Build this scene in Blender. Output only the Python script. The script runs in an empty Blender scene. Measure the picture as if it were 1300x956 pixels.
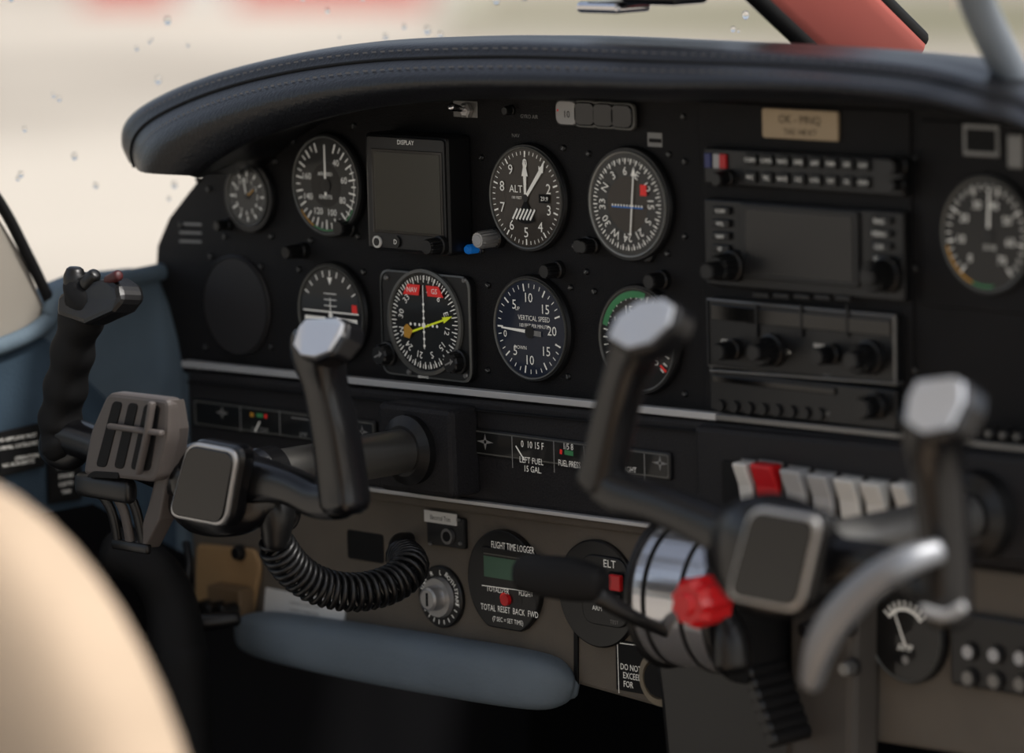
import bpy, math, random
from mathutils import Vector, Matrix
random.seed(4)
sc=bpy.context.scene
Z0=1.6
# ------------------------------------------------------------ camera (standing on the wing, looking in through the open door)
F=5560.0; TH=math.radians(45.6); PT=math.radians(7.9); DIST=3.2; ROLL=0.026
d=Vector((-math.sin(TH)*math.cos(PT), math.cos(TH)*math.cos(PT), -math.sin(PT)))
r0=Vector((math.cos(TH),math.sin(TH),0)); u0=r0.cross(d).normalized()
rr=(r0-ROLL*u0).normalized(); uu=(u0+ROLL*r0).normalized()
C=Vector((0,0,Z0))-d*DIST
cam_d=bpy.data.cameras.new('camera'); cam=bpy.data.objects.new('camera',cam_d); sc.collection.objects.link(cam)
m=Matrix((( rr.x,uu.x,-d.x,C.x),(rr.y,uu.y,-d.y,C.y),(rr.z,uu.z,-d.z,C.z),(0,0,0,1)))
cam.matrix_world=m
cam_d.sensor_width=36; cam_d.lens=F*36/1300; cam_d.clip_end=500
sc.camera=cam
def ray(px,py): return d*F+rr*(px-650)-uu*(py-478)
def P(px,py,Y=0.0):
    v=ray(px,py); t=(Y-C.y)/v.y; return C+v*t
def PX(px,py,X):
    v=ray(px,py); t=(X-C.x)/v.x; return C+v*t
def PZ(px,py,Z):
    v=ray(px,py); t=(Z-C.z)/v.z; return C+v*t
def mpp(px,py,Y=0.0): return (P(px,py+1,Y)-P(px,py-1,Y)).length/2
cam_d.dof.use_dof=True
cam_d.dof.focus_distance=(P(650,340)-C).dot(d); cam_d.dof.aperture_fstop=3.1
cam_d.dof.aperture_blades=9

# ------------------------------------------------------------ materials
def lin(c):
    o=[]
    for x in c:
        x/=255.0
        o.append(x/12.92 if x<=0.04045 else ((x+0.055)/1.055)**2.4)
    return (*o,1)
def M(name,col,rough=0.5,metal=0.0,bs=0,bstr=0.3,spec=0.5,var=0,emit=0,coat=0):
    mt=bpy.data.materials.new(name); mt.use_nodes=True; nt=mt.node_tree; b=nt.nodes['Principled BSDF']
    b.inputs['Base Color'].default_value=lin(col); b.inputs['Roughness'].default_value=rough
    b.inputs['Metallic'].default_value=metal; b.inputs['Specular IOR Level'].default_value=spec
    if coat: b.inputs['Coat Weight'].default_value=coat; b.inputs['Coat Roughness'].default_value=0.05
    if emit: b.inputs['Emission Color'].default_value=lin(col); b.inputs['Emission Strength'].default_value=emit
    if bs or var:
        tc=nt.nodes.new('ShaderNodeTexCoord'); nz=nt.nodes.new('ShaderNodeTexNoise'); nz.inputs['Scale'].default_value=bs or 20
        nz.inputs['Detail'].default_value=3
        nt.links.new(tc.outputs['Object'],nz.inputs['Vector'])
        if bs:
            bp=nt.nodes.new('ShaderNodeBump'); bp.inputs['Strength'].default_value=bstr; bp.inputs['Distance'].default_value=0.001
            nt.links.new(nz.outputs['Fac'],bp.inputs['Height']); nt.links.new(bp.outputs['Normal'],b.inputs['Normal'])
        if var:
            n2=nt.nodes.new('ShaderNodeTexNoise'); n2.inputs['Scale'].default_value=14; n2.inputs['Detail'].default_value=5
            nt.links.new(tc.outputs['Object'],n2.inputs['Vector'])
            cr_=nt.nodes.new('ShaderNodeValToRGB'); l=lin(col)
            cr_.color_ramp.elements[0].position=0.3; cr_.color_ramp.elements[1].position=0.7
            cr_.color_ramp.elements[0].color=(l[0]*(1-var),l[1]*(1-var),l[2]*(1-var),1)
            cr_.color_ramp.elements[1].color=(l[0]*(1+var),l[1]*(1+var),l[2]*(1+var),1)
            nt.links.new(n2.outputs['Fac'],cr_.inputs['Fac']); nt.links.new(cr_.outputs['Color'],b.inputs['Base Color'])
    return mt
PANEL=M('panel_black_crackle',(23,22,23),0.6,0,900,0.7,0.24,0.2)
PAD=M('mid_panel_vinyl',(32,31,33),0.58,0,500,0.7,0.32,0.1)
LEATHER=M('coaming_leather',(22,22,25),0.34,0,350,0.5,0.45,0.15)
STITCH=M('stitch_thread',(125,125,128),0.8)
TAUPE=M('lower_panel_taupe',(102,95,86),0.7,0,600,0.4,0.3,0.12)
TAN=M('tan_trim',(170,138,98),0.6,0,0,0,0.4,0.1)
BLUE=M('blue_grey_vinyl',(98,114,126),0.75,0,300,0.4,0.3,0.12)
BLUED=M('blue_grey_carpet',(64,80,94),0.95,0,500,0.8,0.1,0.2)
BLK=M('black_plastic',(18,18,19),0.38,0,0,0,0.5)
BLKM=M('black_matte',(13,13,14),0.7,0,0,0,0.3)
BLKG=M('black_gloss',(7,7,8),0.1,0,0,0,0.5)
YOKE=M('yoke_black_enamel',(14,14,16),0.26,0,0,0,0.55)
BEZ=M('bezel_black',(20,20,21),0.4)
RIM=M('bezel_edge_grey',(100,100,96),0.35,0.2)
SIL=M('aluminium',(190,189,188),0.32,0.75)
STRIP=M('strip_aluminium',(205,205,205),0.4,0.4)
SILD=M('brushed_steel',(125,124,122),0.4,0.7)
CHR=M('chrome',(225,225,228),0.1,1.0)
DRUM=M('polished_drum',(205,205,208),0.18,0.75)
CAPM=M('horn_cap_metal',(205,208,214),0.28,0.6)
WHT=M('marking_white',(238,236,228),0.6,emit=0.14)  # faint emission added to keep the print bright; it is not backlit
GRYM=M('marking_grey',(140,140,138),0.6)
WPL=M('white_plastic',(222,220,214),0.4)
GPL=M('grey_plastic',(178,178,178),0.45)
RED=M('red_plastic',(205,24,30),0.35)
REDM=M('marking_red',(225,45,40),0.5,emit=0.15)  # coloured markings carry a little added glow too, no lamp behind them
GRN=M('marking_green',(64,140,88),0.5,emit=0.03)
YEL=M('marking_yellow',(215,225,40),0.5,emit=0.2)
AMB=M('marking_amber',(205,150,50),0.5,emit=0.03)
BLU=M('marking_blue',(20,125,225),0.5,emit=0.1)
FACEW=M('dial_face_warm',(60,53,46),0.5,0,0,0,0.3,coat=0.4)  # brownish haze reflected on the glass is put into this face colour
FACEB=M('dial_face_cool',(22,32,52),0.5,0,0,0,0.3,coat=0.3)
FACEK=M('dial_face_black',(18,18,18),0.45,0,0,0,0.3,coat=0.4)
FACEG=M('dial_face_grey',(56,56,55),0.5,0,0,0,0.3,coat=0.4)
SCR=M('screen_off',(46,46,38),0.2,0,0,0,0.5)
LCD=M('lcd_green',(66,104,84),0.3)
PLQ=M('brass_plaque',(170,150,122),0.4,0.4)
BEIGE=M('seat_beige_fabric',(192,171,148),0.95,0,300,0.4,0.1,0.06)
FRAME=M('window_trim_beige',(158,151,140),0.7)
GREYP=M('post_grey',(126,134,142),0.5)
BRACK=M('bracket_taupe_plastic',(88,82,79),0.5)
POSTR=M('post_red_trim',(180,92,82),0.7)
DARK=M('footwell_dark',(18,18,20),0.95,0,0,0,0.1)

# ------------------------------------------------------------ builders
class Asm:
    def __init__(s,name,loc):
        s.e=bpy.data.objects.new(name,None); s.e.location=loc; s.e.empty_display_size=0.02
        sc.collection.objects.link(s.e); s.loc=Vector(loc)
    def add(s,name,verts,faces,mat,smooth=False,bevel=0,seg=2):
        me=bpy.data.meshes.new(name); me.from_pydata([tuple(Vector(v)-s.loc) for v in verts],[],faces); 
        me.materials.append(mat); me.validate(); me.update()
        import bmesh
        bm=bmesh.new(); bm.from_mesh(me); bmesh.ops.recalc_face_normals(bm,faces=bm.faces); bm.to_mesh(me); bm.free()
        o=bpy.data.objects.new(name,me); sc.collection.objects.link(o); o.parent=s.e
        if smooth:
            for p in me.polygons: p.use_smooth=True
        if bevel:
            b=o.modifiers.new('bevel','BEVEL'); b.width=bevel; b.segments=seg; b.limit_method='ANGLE'; b.angle_limit=math.radians(35)
        return o
def cr(pts,n):
    pts=[list(p) for p in pts]; out=[]
    for i in range(len(pts)-1):
        p0=pts[max(i-1,0)];p1=pts[i];p2=pts[i+1];p3=pts[min(i+2,len(pts)-1)]
        for k in range(n):
            t=k/n
            out.append([0.5*((2*b)+(-a+c)*t+(2*a-5*b+4*c-e)*t*t+(-a+3*b-3*c+e)*t**3) for a,b,c,e in zip(p0,p1,p2,p3)])
    out.append(pts[-1]); return out
def sweep(asm,name,pts,rad,mat,n=20,res=8,ex=2.0,ref=(0,-1,0),caps=True,smooth=True):
    rad=[(x,x) if not isinstance(x,(tuple,list)) else x for x in rad]
    if len(rad)==1: rad=rad*len(pts)
    data=[[*p,*q] for p,q in zip(pts,rad)]
    if res>1: data=cr(data,res)
    C_=[Vector(x[:3]) for x in data]; R_=[x[3:] for x in data]
    ref=Vector(ref); V=[];Fc=[]
    N=len(C_)
    rings=[]
    for i in range(N):
        t=(C_[min(i+1,N-1)]-C_[max(i-1,0)]).normalized()
        a=ref.cross(t)
        if a.length<1e-4: a=Vector((1,0,0)).cross(t)
        a.normalize(); b=t.cross(a)
        rings.append((C_[i],t,a,b,R_[i]))
    seq=[]
    if caps:
        c,t,a,b,R=rings[0]; e=min(R)*0.5
        seq+= [(c-t*e,t,a,b,(R[0]*0.6,R[1]*0.6)),(c-t*e*0.6,t,a,b,(R[0]*0.88,R[1]*0.88))]
    seq+=rings
    if caps:
        c,t,a,b,R=rings[-1]; e=min(R)*0.5
        seq+= [(c+t*e*0.6,t,a,b,(R[0]*0.88,R[1]*0.88)),(c+t*e,t,a,b,(R[0]*0.6,R[1]*0.6))]
    for c,t,a,b,R in seq:
        for k in range(n):
            A=2*math.pi*k/n; cs,sn=math.cos(A),math.sin(A)
            x=math.copysign(abs(cs)**(2/ex),cs)*R[0]; y=math.copysign(abs(sn)**(2/ex),sn)*R[1]
            V.append(c+a*x+b*y)
    for i in range(len(seq)-1):
        for k in range(n):
            k2=(k+1)%n
            Fc.append((i*n+k,i*n+k2,(i+1)*n+k2,(i+1)*n+k))
    Fc.append(tuple(range(n-1,-1,-1))); b0=(len(seq)-1)*n; Fc.append(tuple(range(b0,b0+n)))
    return asm.add(name,V,Fc,mat,smooth)
def roundpoly(pts,r,seg=6):
    out=[];n=len(pts)
    for i in range(n):
        p=Vector(pts[i]);a=Vector(pts[i-1])-p;b=Vector(pts[(i+1)%n])-p
        q=min(r,a.length*0.45,b.length*0.45)
        s=p+a.normalized()*q; e=p+b.normalized()*q
        for k in range(seg+1):
            t=k/seg; out.append((s*(1-t)**2+p*2*t*(1-t)+e*t*t))
    return out
def prism(asm,name,pts,Yf,Yb,mat,bevel=0.0015,smooth=False):
    n=len(pts)
    V=[(p[0],Yf,p[1]) for p in pts]+[(p[0],Yb,p[1]) for p in pts]
    Fc=[tuple(range(n)),tuple(range(2*n-1,n-1,-1))]+[(i,(i+1)%n,n+(i+1)%n,n+i) for i in range(n)]
    return asm.add(name,V,Fc,mat,smooth,bevel)
def pxpoly(pts,Y): return [(v.x,v.z) for v in (P(a,b,Y) for a,b in pts)]
def ppoly(asm,name,px,Yf,Yb,mat,bevel=0.0015,rnd=0):
    q=pxpoly(px,Yf)
    if rnd: q=[(v[0],v[1]) for v in roundpoly([Vector((a,b)) for a,b in q],rnd)]
    return prism(asm,name,q,Yf,Yb,mat,bevel)
def rect(tl,br,Y):
    a=P(*tl,Y); b=P(*br,Y); return a.x,a.z,b.x,b.z
def pbox(asm,name,tl,br,Yf,Yb,mat,bevel=0.0015,rnd=0,inset=0):
    x0,z1,x1,z0=rect(tl,br,Yf); x0+=inset;x1-=inset;z0+=inset;z1-=inset
    q=[Vector((x0,z0)),Vector((x1,z0)),Vector((x1,z1)),Vector((x0,z1))]
    if rnd: q=roundpoly(q,rnd)
    return prism(asm,name,[(v[0],v[1]) for v in q],Yf,Yb,mat,bevel)
def plate(asm,name,pts,off,mat,bevel=0.001,smooth=False):
    n=len(pts); off=Vector(off); V=list(pts)+[p+off for p in pts]
    Fc=[tuple(range(n)),tuple(range(2*n-1,n-1,-1))]+[(i,(i+1)%n,n+(i+1)%n,n+i) for i in range(n)]
    return asm.add(name,V,Fc,mat,smooth,bevel)
def lathe(asm,name,c,prof,mat,n=64,ridges=0,rd=0.06,smooth=False,close=False):
    V=[];Fc=[]
    for r,y in prof:
        for k in range(n):
            A=2*math.pi*k/n
            q=r*(1-rd*(k%2)) if ridges else r
            V.append((c[0]+q*math.cos(A),y,c[2]+q*math.sin(A)))
    m_=len(prof)
    for i in range(m_-1):
        for k in range(n):
            k2=(k+1)%n; Fc.append((i*n+k,i*n+k2,(i+1)*n+k2,(i+1)*n+k))
    if close:
        for k in range(n):
            k2=(k+1)%n; Fc.append(((m_-1)*n+k,(m_-1)*n+k2,k2,k))
    else:
        Fc.append(tuple(range(n))); Fc.append(tuple(range((m_-1)*n,m_*n)))
    return asm.add(name,V,Fc,mat,smooth)
def knob(asm,name,px,py,rpx,Y0,ln,mat,n=36,skirt=True,capm=None):
    Yf=Y0-ln; c=P(px,py,Yf); r=rpx*mpp(px,py,Yf)
    if skirt: lathe(asm,name+'_skirt',c,[(r*1.15,Y0),(r*1.12,Y0-ln*0.25),(r*0.9,Y0-ln*0.3)],BLK,40)
    lathe(asm,name,c,[(r,Y0),(r*0.95,Yf+ln*0.12),(r*0.82,Yf)],mat,n,ridges=1,rd=0.08)
    if capm: lathe(asm,name+'_cap',c,[(r*0.6,Yf),(r*0.55,Yf-0.0006)],capm,32)
    return c
_tc={}
def tmesh(s):
    if s in _tc: return _tc[s]
    cu=bpy.data.curves.new('t','FONT'); cu.body=s; cu.align_x='CENTER'; cu.align_y='CENTER'; cu.size=1/0.72; cu.resolution_u=2
    ob=bpy.data.objects.new('t',cu); sc.collection.objects.link(ob); bpy.context.view_layer.update()
    dg=bpy.context.evaluated_depsgraph_get(); me=bpy.data.meshes.new_from_object(ob.evaluated_get(dg))
    v=[(a.co.x,a.co.y) for a in me.vertices]; f=[tuple(p.vertices) for p in me.polygons]
    if v:
        mx=(min(a[0] for a in v)+max(a[0] for a in v))/2; my=(min(a[1] for a in v)+max(a[1] for a in v))/2
        v=[(a-mx,b-my) for a,b in v]
    bpy.data.objects.remove(ob); bpy.data.curves.remove(cu); bpy.data.meshes.remove(me)
    _tc[s]=(v,f); return v,f
class Marks:
    def __init__(s,asm,c,Y,R=1.0): s.a=asm;s.c=c;s.Y=Y;s.R=R;s.g={};s.k=0
    def raw(s,mat,vs,fs):
        s.k+=1; Y=s.Y-0.0001-0.000012*s.k
        V,Fc=s.g.setdefault(mat.name,([],[])); b=len(V)
        V+= [(s.c[0]+x*s.R,Y,s.c[2]+z*s.R) for x,z in vs]; Fc+=[tuple(i+b for i in f) for f in fs]
    def poly(s,mat,pts): s.raw(mat,pts,[tuple(range(len(pts)))])
    def bar(s,mat,x0,z0,x1,z1,w,w2=None):
        w2=w if w2 is None else w2
        dx,dz=x1-x0,z1-z0; L=math.hypot(dx,dz) or 1; nx,nz=-dz/L/2,dx/L/2
        s.poly(mat,[(x0+nx*w,z0+nz*w),(x1+nx*w2,z1+nz*w2),(x1-nx*w2,z1-nz*w2),(x0-nx*w,z0-nz*w)])
    def tick(s,mat,a,r0,r1,w):
        a=math.radians(a); sn,cs=math.sin(a),math.cos(a); s.bar(mat,r0*sn,r0*cs,r1*sn,r1*cs,w)
    def ticks(s,mat,a0,a1,n,r0,r1,w):
        for i in range(n+1): s.tick(mat,a0+(a1-a0)*i/n,r0,r1,w)
    def arc(s,mat,a0,a1,r0,r1,n=40):
        vs=[];fs=[]
        for i in range(n+1):
            a=math.radians(a0+(a1-a0)*i/n); sn,cs=math.sin(a),math.cos(a); vs+=[(r0*sn,r0*cs),(r1*sn,r1*cs)]
        for i in range(n): fs.append((2*i,2*i+1,2*i+3,2*i+2))
        s.raw(mat,vs,fs)
    def disc(s,mat,x,z,r,n=32): s.poly(mat,[(x+r*math.cos(2*math.pi*i/n),z+r*math.sin(2*math.pi*i/n)) for i in range(n)])
    def text(s,mat,t,x,z,h,rot=0,sx=1.0):
        v,f=tmesh(t); a=math.radians(-rot); cs,sn=math.cos(a),math.sin(a)
        s.raw(mat,[(x+(p*sx*cs-q*sn)*h,z+(p*sx*sn+q*cs)*h) for p,q in v],f)
    def uv(s,px,py):
        p=P(px,py,s.Y); return (p.x-s.c[0])/s.R,(p.z-s.c[2])/s.R
    def ptext(s,mat,t,px,py,hpx,sx=1.0):
        x,z=s.uv(px,py); s.text(mat,t,x,z,hpx*mpp(px,py,s.Y)/s.R,0,sx)
    def pbar(s,mat,a,b,wpx):
        x0,z0=s.uv(*a);x1,z1=s.uv(*b); s.bar(mat,x0,z0,x1,z1,wpx*mpp(*a,s.Y)/s.R)
    def prect(s,mat,tl,br):
        x0,z1=s.uv(*tl);x1,z0=s.uv(*br); s.poly(mat,[(x0,z0),(x1,z0),(x1,z1),(x0,z1)])
    def done(s,nm='markings'):
        for k,(V,Fc) in s.g.items():
            s.a.add(nm+'_'+k.split('_')[-1],V,Fc,bpy.data.materials[k])

# ------------------------------------------------------------ instrument panel
pan=Asm('instrument_panel',P(650,478))
outline=[(232,474),(224,430),(212,385),(197,345),(199,312),(214,276),(238,245),(262,215),(295,185),(340,160),(420,130),(520,112),(650,102),(850,100),(1050,103),(1200,118),(1330,150),(1420,200),(1480,270),(1500,400),(1500,590)]
ppoly(pan,'upper_face',outline,0,0.012,PANEL,0.002)
mid=[(236,470),(1500,592),(1500,752),(240,591)]
ppoly(pan,'mid_section',mid,-0.012,0.03,PAD,0.004)
def strip(asm,name,a,b,w,Y,mat):
    p=P(*a,Y);q=P(*b,Y)
    prism(asm,name,[(p.x,p.z-w),(q.x,q.z-w),(q.x,q.z),(p.x,p.z)],Y,Y+0.008,mat,0.0005)
strip(pan,'trim_strip_upper',(230,458),(908,525),0.005,-0.014,STRIP)
strip(pan,'trim_strip_right',(908,526),(1500,587),0.004,-0.014,SILD)
strip(pan,'trim_strip_lower',(452,617),(852,669),0.003,-0.016,STRIP)
strip(pan,'mid_groove',(236,484),(1500,607),0.0016,-0.0155,BLKM)
pbox(pan,'avionics_surround',(886,128),(1160,560),-0.0025,0,PANEL,0.0015)
pbox(pan,'right_plate',(1168,152),(1420,410),-0.002,0,PANEL,0.0015)
ppoly(pan,'right_mid_housing',[(880,540),(1500,600),(1500,745),(884,662)],-0.02,-0.01,PAD,0.004)
def screw(asm,px,py,r=4.0,Y=0.0,mat=None):
    c=P(px,py,Y); R=r*mpp(px,py,Y)
    lathe(asm,'screw',c,[(R,Y),(R,Y-0.0008),(R*0.7,Y-0.0018)],mat or BLK,16)
    mk=Marks(asm,c,Y-0.0018,R); a=random.uniform(0,3.1)
    mk.bar(GRYM,-0.6*math.cos(a),-0.6*math.sin(a),0.6*math.cos(a),0.6*math.sin(a),0.22); mk.done('slot')
for px,py in [(252,228),(345,300),(286,300),(350,205),(265,240),(450,160),(395,305),(455,300),(372,180),(612,200),(612,318),(716,188),(730,312),(748,195),(745,345),(848,322),(850,196),(268,325),(332,338),(262,440),(345,440),(380,342),(462,345),(620,362),(620,470),(725,365),(722,478),(755,370),(850,385),(868,148),(870,205),(870,300),(870,400),(870,500),(230,285),(1163,200),(1163,340),(1163,470),(1212,225),(1300,375),(1205,370)]:
    screw(pan,px,py,4.2)
mk=Marks(pan,P(650,478),0)
for i in range(3): mk.pbar(GRYM,(228,284+i*11),(256,285+i*11),3)
mk.prect(GRYM,(822,168),(841,187)); mk.pbar(PANEL,(824,178),(840,179),5)
mk.ptext(GRYM,'GYRO AIR',672,148,5); mk.ptext(GRYM,'NAV',655,172,5)
mk.done('labels')
pbox(pan,'brass_plaque',(967,137),(1064,180),-0.005,-0.0025,PLQ,0.0005,0.002)
mk=Marks(pan,P(1015,157),-0.005)
mk.ptext(BLKM,'OK - MNQ',1015,153,11); mk.ptext(BLKM,'TAS 140 KT',1016,168,8); mk.done('plaque_text')
pbox(pan,'small_frame',(1222,157),(1268,200),-0.004,0,SILD,0.0005); pbox(pan,'small_frame_inner',(1226,163),(1264,194),-0.0045,-0.004,BLKM,0.0003)
pbox(pan,'switch_plate',(1278,170),(1298,215),-0.004,0,SILD,0.001)
# warning light row
pbox(pan,'annunciator_base',(704,131),(803,161),-0.004,0,BLKG,0.002,0.008)
for i,x in enumerate((720,743,767,790)):
    c=P(x,143+i*1.6,-0.006)
    for w,h,Y_,mt in ((0.0118,0.0098,-0.0062,RIM if i else BLK),(0.0104,0.0084,-0.0075,BLKG if i else GPL)):
        q=roundpoly([Vector((c.x-w,c.z-h)),Vector((c.x+w,c.z-h)),Vector((c.x+w,c.z+h)),Vector((c.x-w,c.z+h))],0.006)
        prism(pan,'annunciator_lamp',[(v[0],v[1]) for v in q],Y_,-0.003,mt,0.0008)
mk=Marks(pan,P(720,145),-0.0076); mk.ptext(BLKM,'10',720,145,9); mk.ptext(REDM,'.',708,140,18); mk.done('lamp_text')
# toggle switch
tg=Asm('toggle_switch',P(590,138))
pbox(tg,'plate',(575,127),(606,150),-0.001,0,SILD,0.0003)
c=P(592,140,-0.002); lathe(tg,'nut',c,[(0.006,0),(0.006,-0.004),(0.004,-0.005)],SIL,6)
sweep(tg,'lever',[c,c+Vector((0.003,-0.018,0.004))],[0.0018,0.003],CHR,12,1)
a=Asm('indicator_knob',P(640,141)); knob(a,'knob',640,141,6,0,0.008,BLK)

# ------------------------------------------------------------ glareshield
gs=Asm('glareshield',P(650,90,-0.05))
TB=[((176,203),(240,223)),((164,182),(256,209)),((165,158),(275,196)),((182,137),(300,182)),((220,115),(337,167)),((270,95),(378,154)),((330,78),(425,142)),((400,64),(480,132)),((480,54),(550,125)),((560,50),(620,122)),((650,48),(700,122)),((740,50),(780,123)),((830,54),(860,125)),((920,58),(940,124)),((1010,63),(1025,124)),((1100,70),(1110,128)),((1190,80),(1195,138)),((1260,98),(1262,152)),((1330,122),(1330,170)),((1400,165),(1398,215)),((1470,240),(1450,280)),((1500,330),(1475,350))]
secs=[]
for t,b in TB:
    T=P(*t,-0.045); B=P(*b,-0.092)
    S=T.lerp(B,0.30); S.y=-0.078
    Mi=T.lerp(B,0.66); Mi.y=-0.102
    prof=[T+Vector((0,0.33,-0.075)),T+Vector((0,0.12,-0.012)),T+Vector((0,0.03,0.0)),T,T.lerp(B,0.12)+Vector((0,-0.016,0.002)),S,Mi,B,B+Vector((0,0.012,-0.002)),Vector((B.x,-0.045,B.z+0.006)),Vector((B.x,0.004,B.z+0.01))]
    secs.append([c for p in prof for c in p])
dens=cr(secs,7); V=[];Fc=[];crs=[]
NP=11; SUB=4
for s in dens:
    p=[s[i*3:i*3+3] for i in range(NP)]; q=cr(p,SUB); crs.append(q); V+=q
L=len(crs[0])
for i in range(len(crs)-1):
    for k in range(L-1): Fc.append((i*L+k,i*L+k+1,(i+1)*L+k+1,(i+1)*L+k))
Fc.append(tuple(range(L))); Fc.append(tuple(range((len(crs)-1)*L,len(crs)*L)))
gs.add('padded_cover',V,Fc,LEATHER,True)
si=5*SUB
seam=[Vector(c[si]) for c in crs]
sweep(gs,'piping_seam',[p+Vector((0,-0.0004,0)) for p in seam],[0.0015],BLKM,8,1)
V=[];Fc=[]
for off in (2,-2):
    line=[Vector(c[si+off]) for c in crs]
    for i in range(len(line)-1):
        a,b=line[i],line[i+1]; n=max(1,int((b-a).length/0.006))
        for k in range(n):
            p=a.lerp(b,(k+0.2)/n); q=a.lerp(b,(k+0.75)/n); o=Vector((0,-0.0006,0.0006)); w=Vector((0,-0.0002,0.0006)); bI=len(V)
            V+=[p+o-w,q+o-w,q+o+w,p+o+w]; Fc.append((bI,bI+1,bI+2,bI+3))
gs.add('stitching',V,Fc,STITCH)

# ------------------------------------------------------------ dials
def dial(name,px,py,hpx,face,rim=RIM,inner=0.9,thin=False):
    Y=0.0; R=hpx/2*mpp(px,py); c=P(px,py,-0.004); a=Asm(name,c)
    lathe(a,'bezel',c,[(R,0),(R,-0.004),(R*0.975,-0.0062),(R*(inner+0.035),-0.0062)],BEZ,96)
    lathe(a,'bezel_edge',c,[(R*(inner+0.035),-0.0058),(R*(inner+0.035),-0.0076),(R*(inner+0.01),-0.0072),(R*inner,-0.0058)],rim,96,close=True)
    lathe(a,'face',c,[(R*inner,-0.0060),(R*inner,-0.0064)],face,96)
    return a,Marks(a,c,-0.0064,R),R,c
def adjk(a,px,py,rpx,mat=BLK,ln=0.014): knob(a,'adjust_knob',px,py,rpx,0,ln,mat,28)
# clock
a,k,R,c=dial('panel_clock',317,249,92,FACEG,inner=0.78)
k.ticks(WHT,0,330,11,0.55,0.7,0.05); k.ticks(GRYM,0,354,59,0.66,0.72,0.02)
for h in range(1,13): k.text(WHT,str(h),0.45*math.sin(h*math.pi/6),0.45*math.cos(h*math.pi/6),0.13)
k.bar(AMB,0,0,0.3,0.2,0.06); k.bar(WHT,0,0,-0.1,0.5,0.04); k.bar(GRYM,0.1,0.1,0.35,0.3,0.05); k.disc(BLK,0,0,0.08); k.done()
adjk(a,274,287,7)
# airspeed
a,k,R,c=dial('airspeed_indicator',417,235,132,FACEG)
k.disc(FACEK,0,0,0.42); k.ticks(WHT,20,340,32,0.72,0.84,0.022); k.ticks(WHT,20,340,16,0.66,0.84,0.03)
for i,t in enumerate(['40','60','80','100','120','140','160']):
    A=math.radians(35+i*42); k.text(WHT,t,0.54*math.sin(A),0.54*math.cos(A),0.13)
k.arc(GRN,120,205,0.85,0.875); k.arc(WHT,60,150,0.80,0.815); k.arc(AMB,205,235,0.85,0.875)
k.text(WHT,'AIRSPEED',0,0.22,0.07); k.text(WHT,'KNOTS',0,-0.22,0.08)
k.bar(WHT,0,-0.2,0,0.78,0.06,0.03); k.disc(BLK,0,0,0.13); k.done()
adjk(a,428,290,11)
# altimeter
a,k,R,c=dial('altimeter',671,251,138,FACEW)
k.ticks(WHT,0,352.8,49,0.79,0.86,0.015); k.ticks(WHT,0,324,9,0.75,0.86,0.03)
for i in range(10):
    A=math.radians(36*i); k.text(WHT,str(i),0.63*math.sin(A),0.63*math.cos(A),0.19)
k.text(WHT,'ALT',-0.24,0.16,0.14); k.text(WHT,'100 FEET',-0.22,0.0,0.05)
k.arc(BLKM,150,210,0.0,0.47)
for i in range(-2,4): k.bar(WHT,-0.16+i*0.09,-0.4,-0.03+i*0.09,-0.2,0.04)
k.poly(BLKM,[(0.35,-0.07),(0.62,-0.07),(0.62,0.09),(0.35,0.09)]); k.text(WHT,'29.9',0.49,0.01,0.08)
k.bar(WHT,0,0,0.0,0.42,0.05,0.08); k.poly(WHT,[(-0.08,0.40),(0.08,0.40),(0,0.72)])
k.bar(WHT,0.0,0.0,0.42,0.52,0.06,0.09); k.poly(WHT,[(0.36,0.55),(0.47,0.47),(0.5,0.66)])
k.disc(BLK,0,0,0.07); k.done()
# heading indicator
a,k,R,c=dial('heading_indicator',800,259,146,FACEG,M('bezel_edge_light',(150,150,145),0.4,0.3),inner=0.88)
k.disc(FACEW,0,0,0.48,64)
rot=-62
k.ticks(WHT,rot,rot+355,71,0.74,0.80,0.014); k.ticks(WHT,rot,rot+350,35,0.70,0.80,0.02)
for i,t in enumerate(['N','3','6','E','12','15','S','21','24','W','30','33']):
    A=rot+30*i; k.text(WHT,t,0.58*math.sin(math.radians(A)),0.58*math.cos(math.radians(A)),0.15,A)
k.bar(WHT,0.08,-0.52,0.18,0.55,0.03); k.poly(WHT,[(0.12,0.5),(0.24,0.5),(0.19,0.66)])
for i in range(-5,6): k.disc(WHT,0.07*i+0.02,-0.02,0.02,8)
k.bar(BLU,-0.35,-0.05,0.4,-0.05,0.015)
k.poly(REDM,[(0.34,0.17),(0.49,0.17),(0.49,0.36),(0.34,0.36)]); k.done()
adjk(a,738,314,9); knob(a,'sync_knob',820,322,12,0,0.004,BEZ,48,False)
# blank cover
a=Asm('blank_instrument_cover',P(302,388)); c=P(302,388); R=64*mpp(302,388)
lathe(a,'disc',c,[(R,0),(R,-0.002),(R*0.97,-0.003)],M('blank_cover_grey',(38,36,37),0.5),96); lathe(a,'lip',c,[(R*0.97,-0.003),(R*0.97,-0.0036),(R*0.94,-0.0036),(R*0.94,-0.003)],BLKM,96,close=True)
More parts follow.
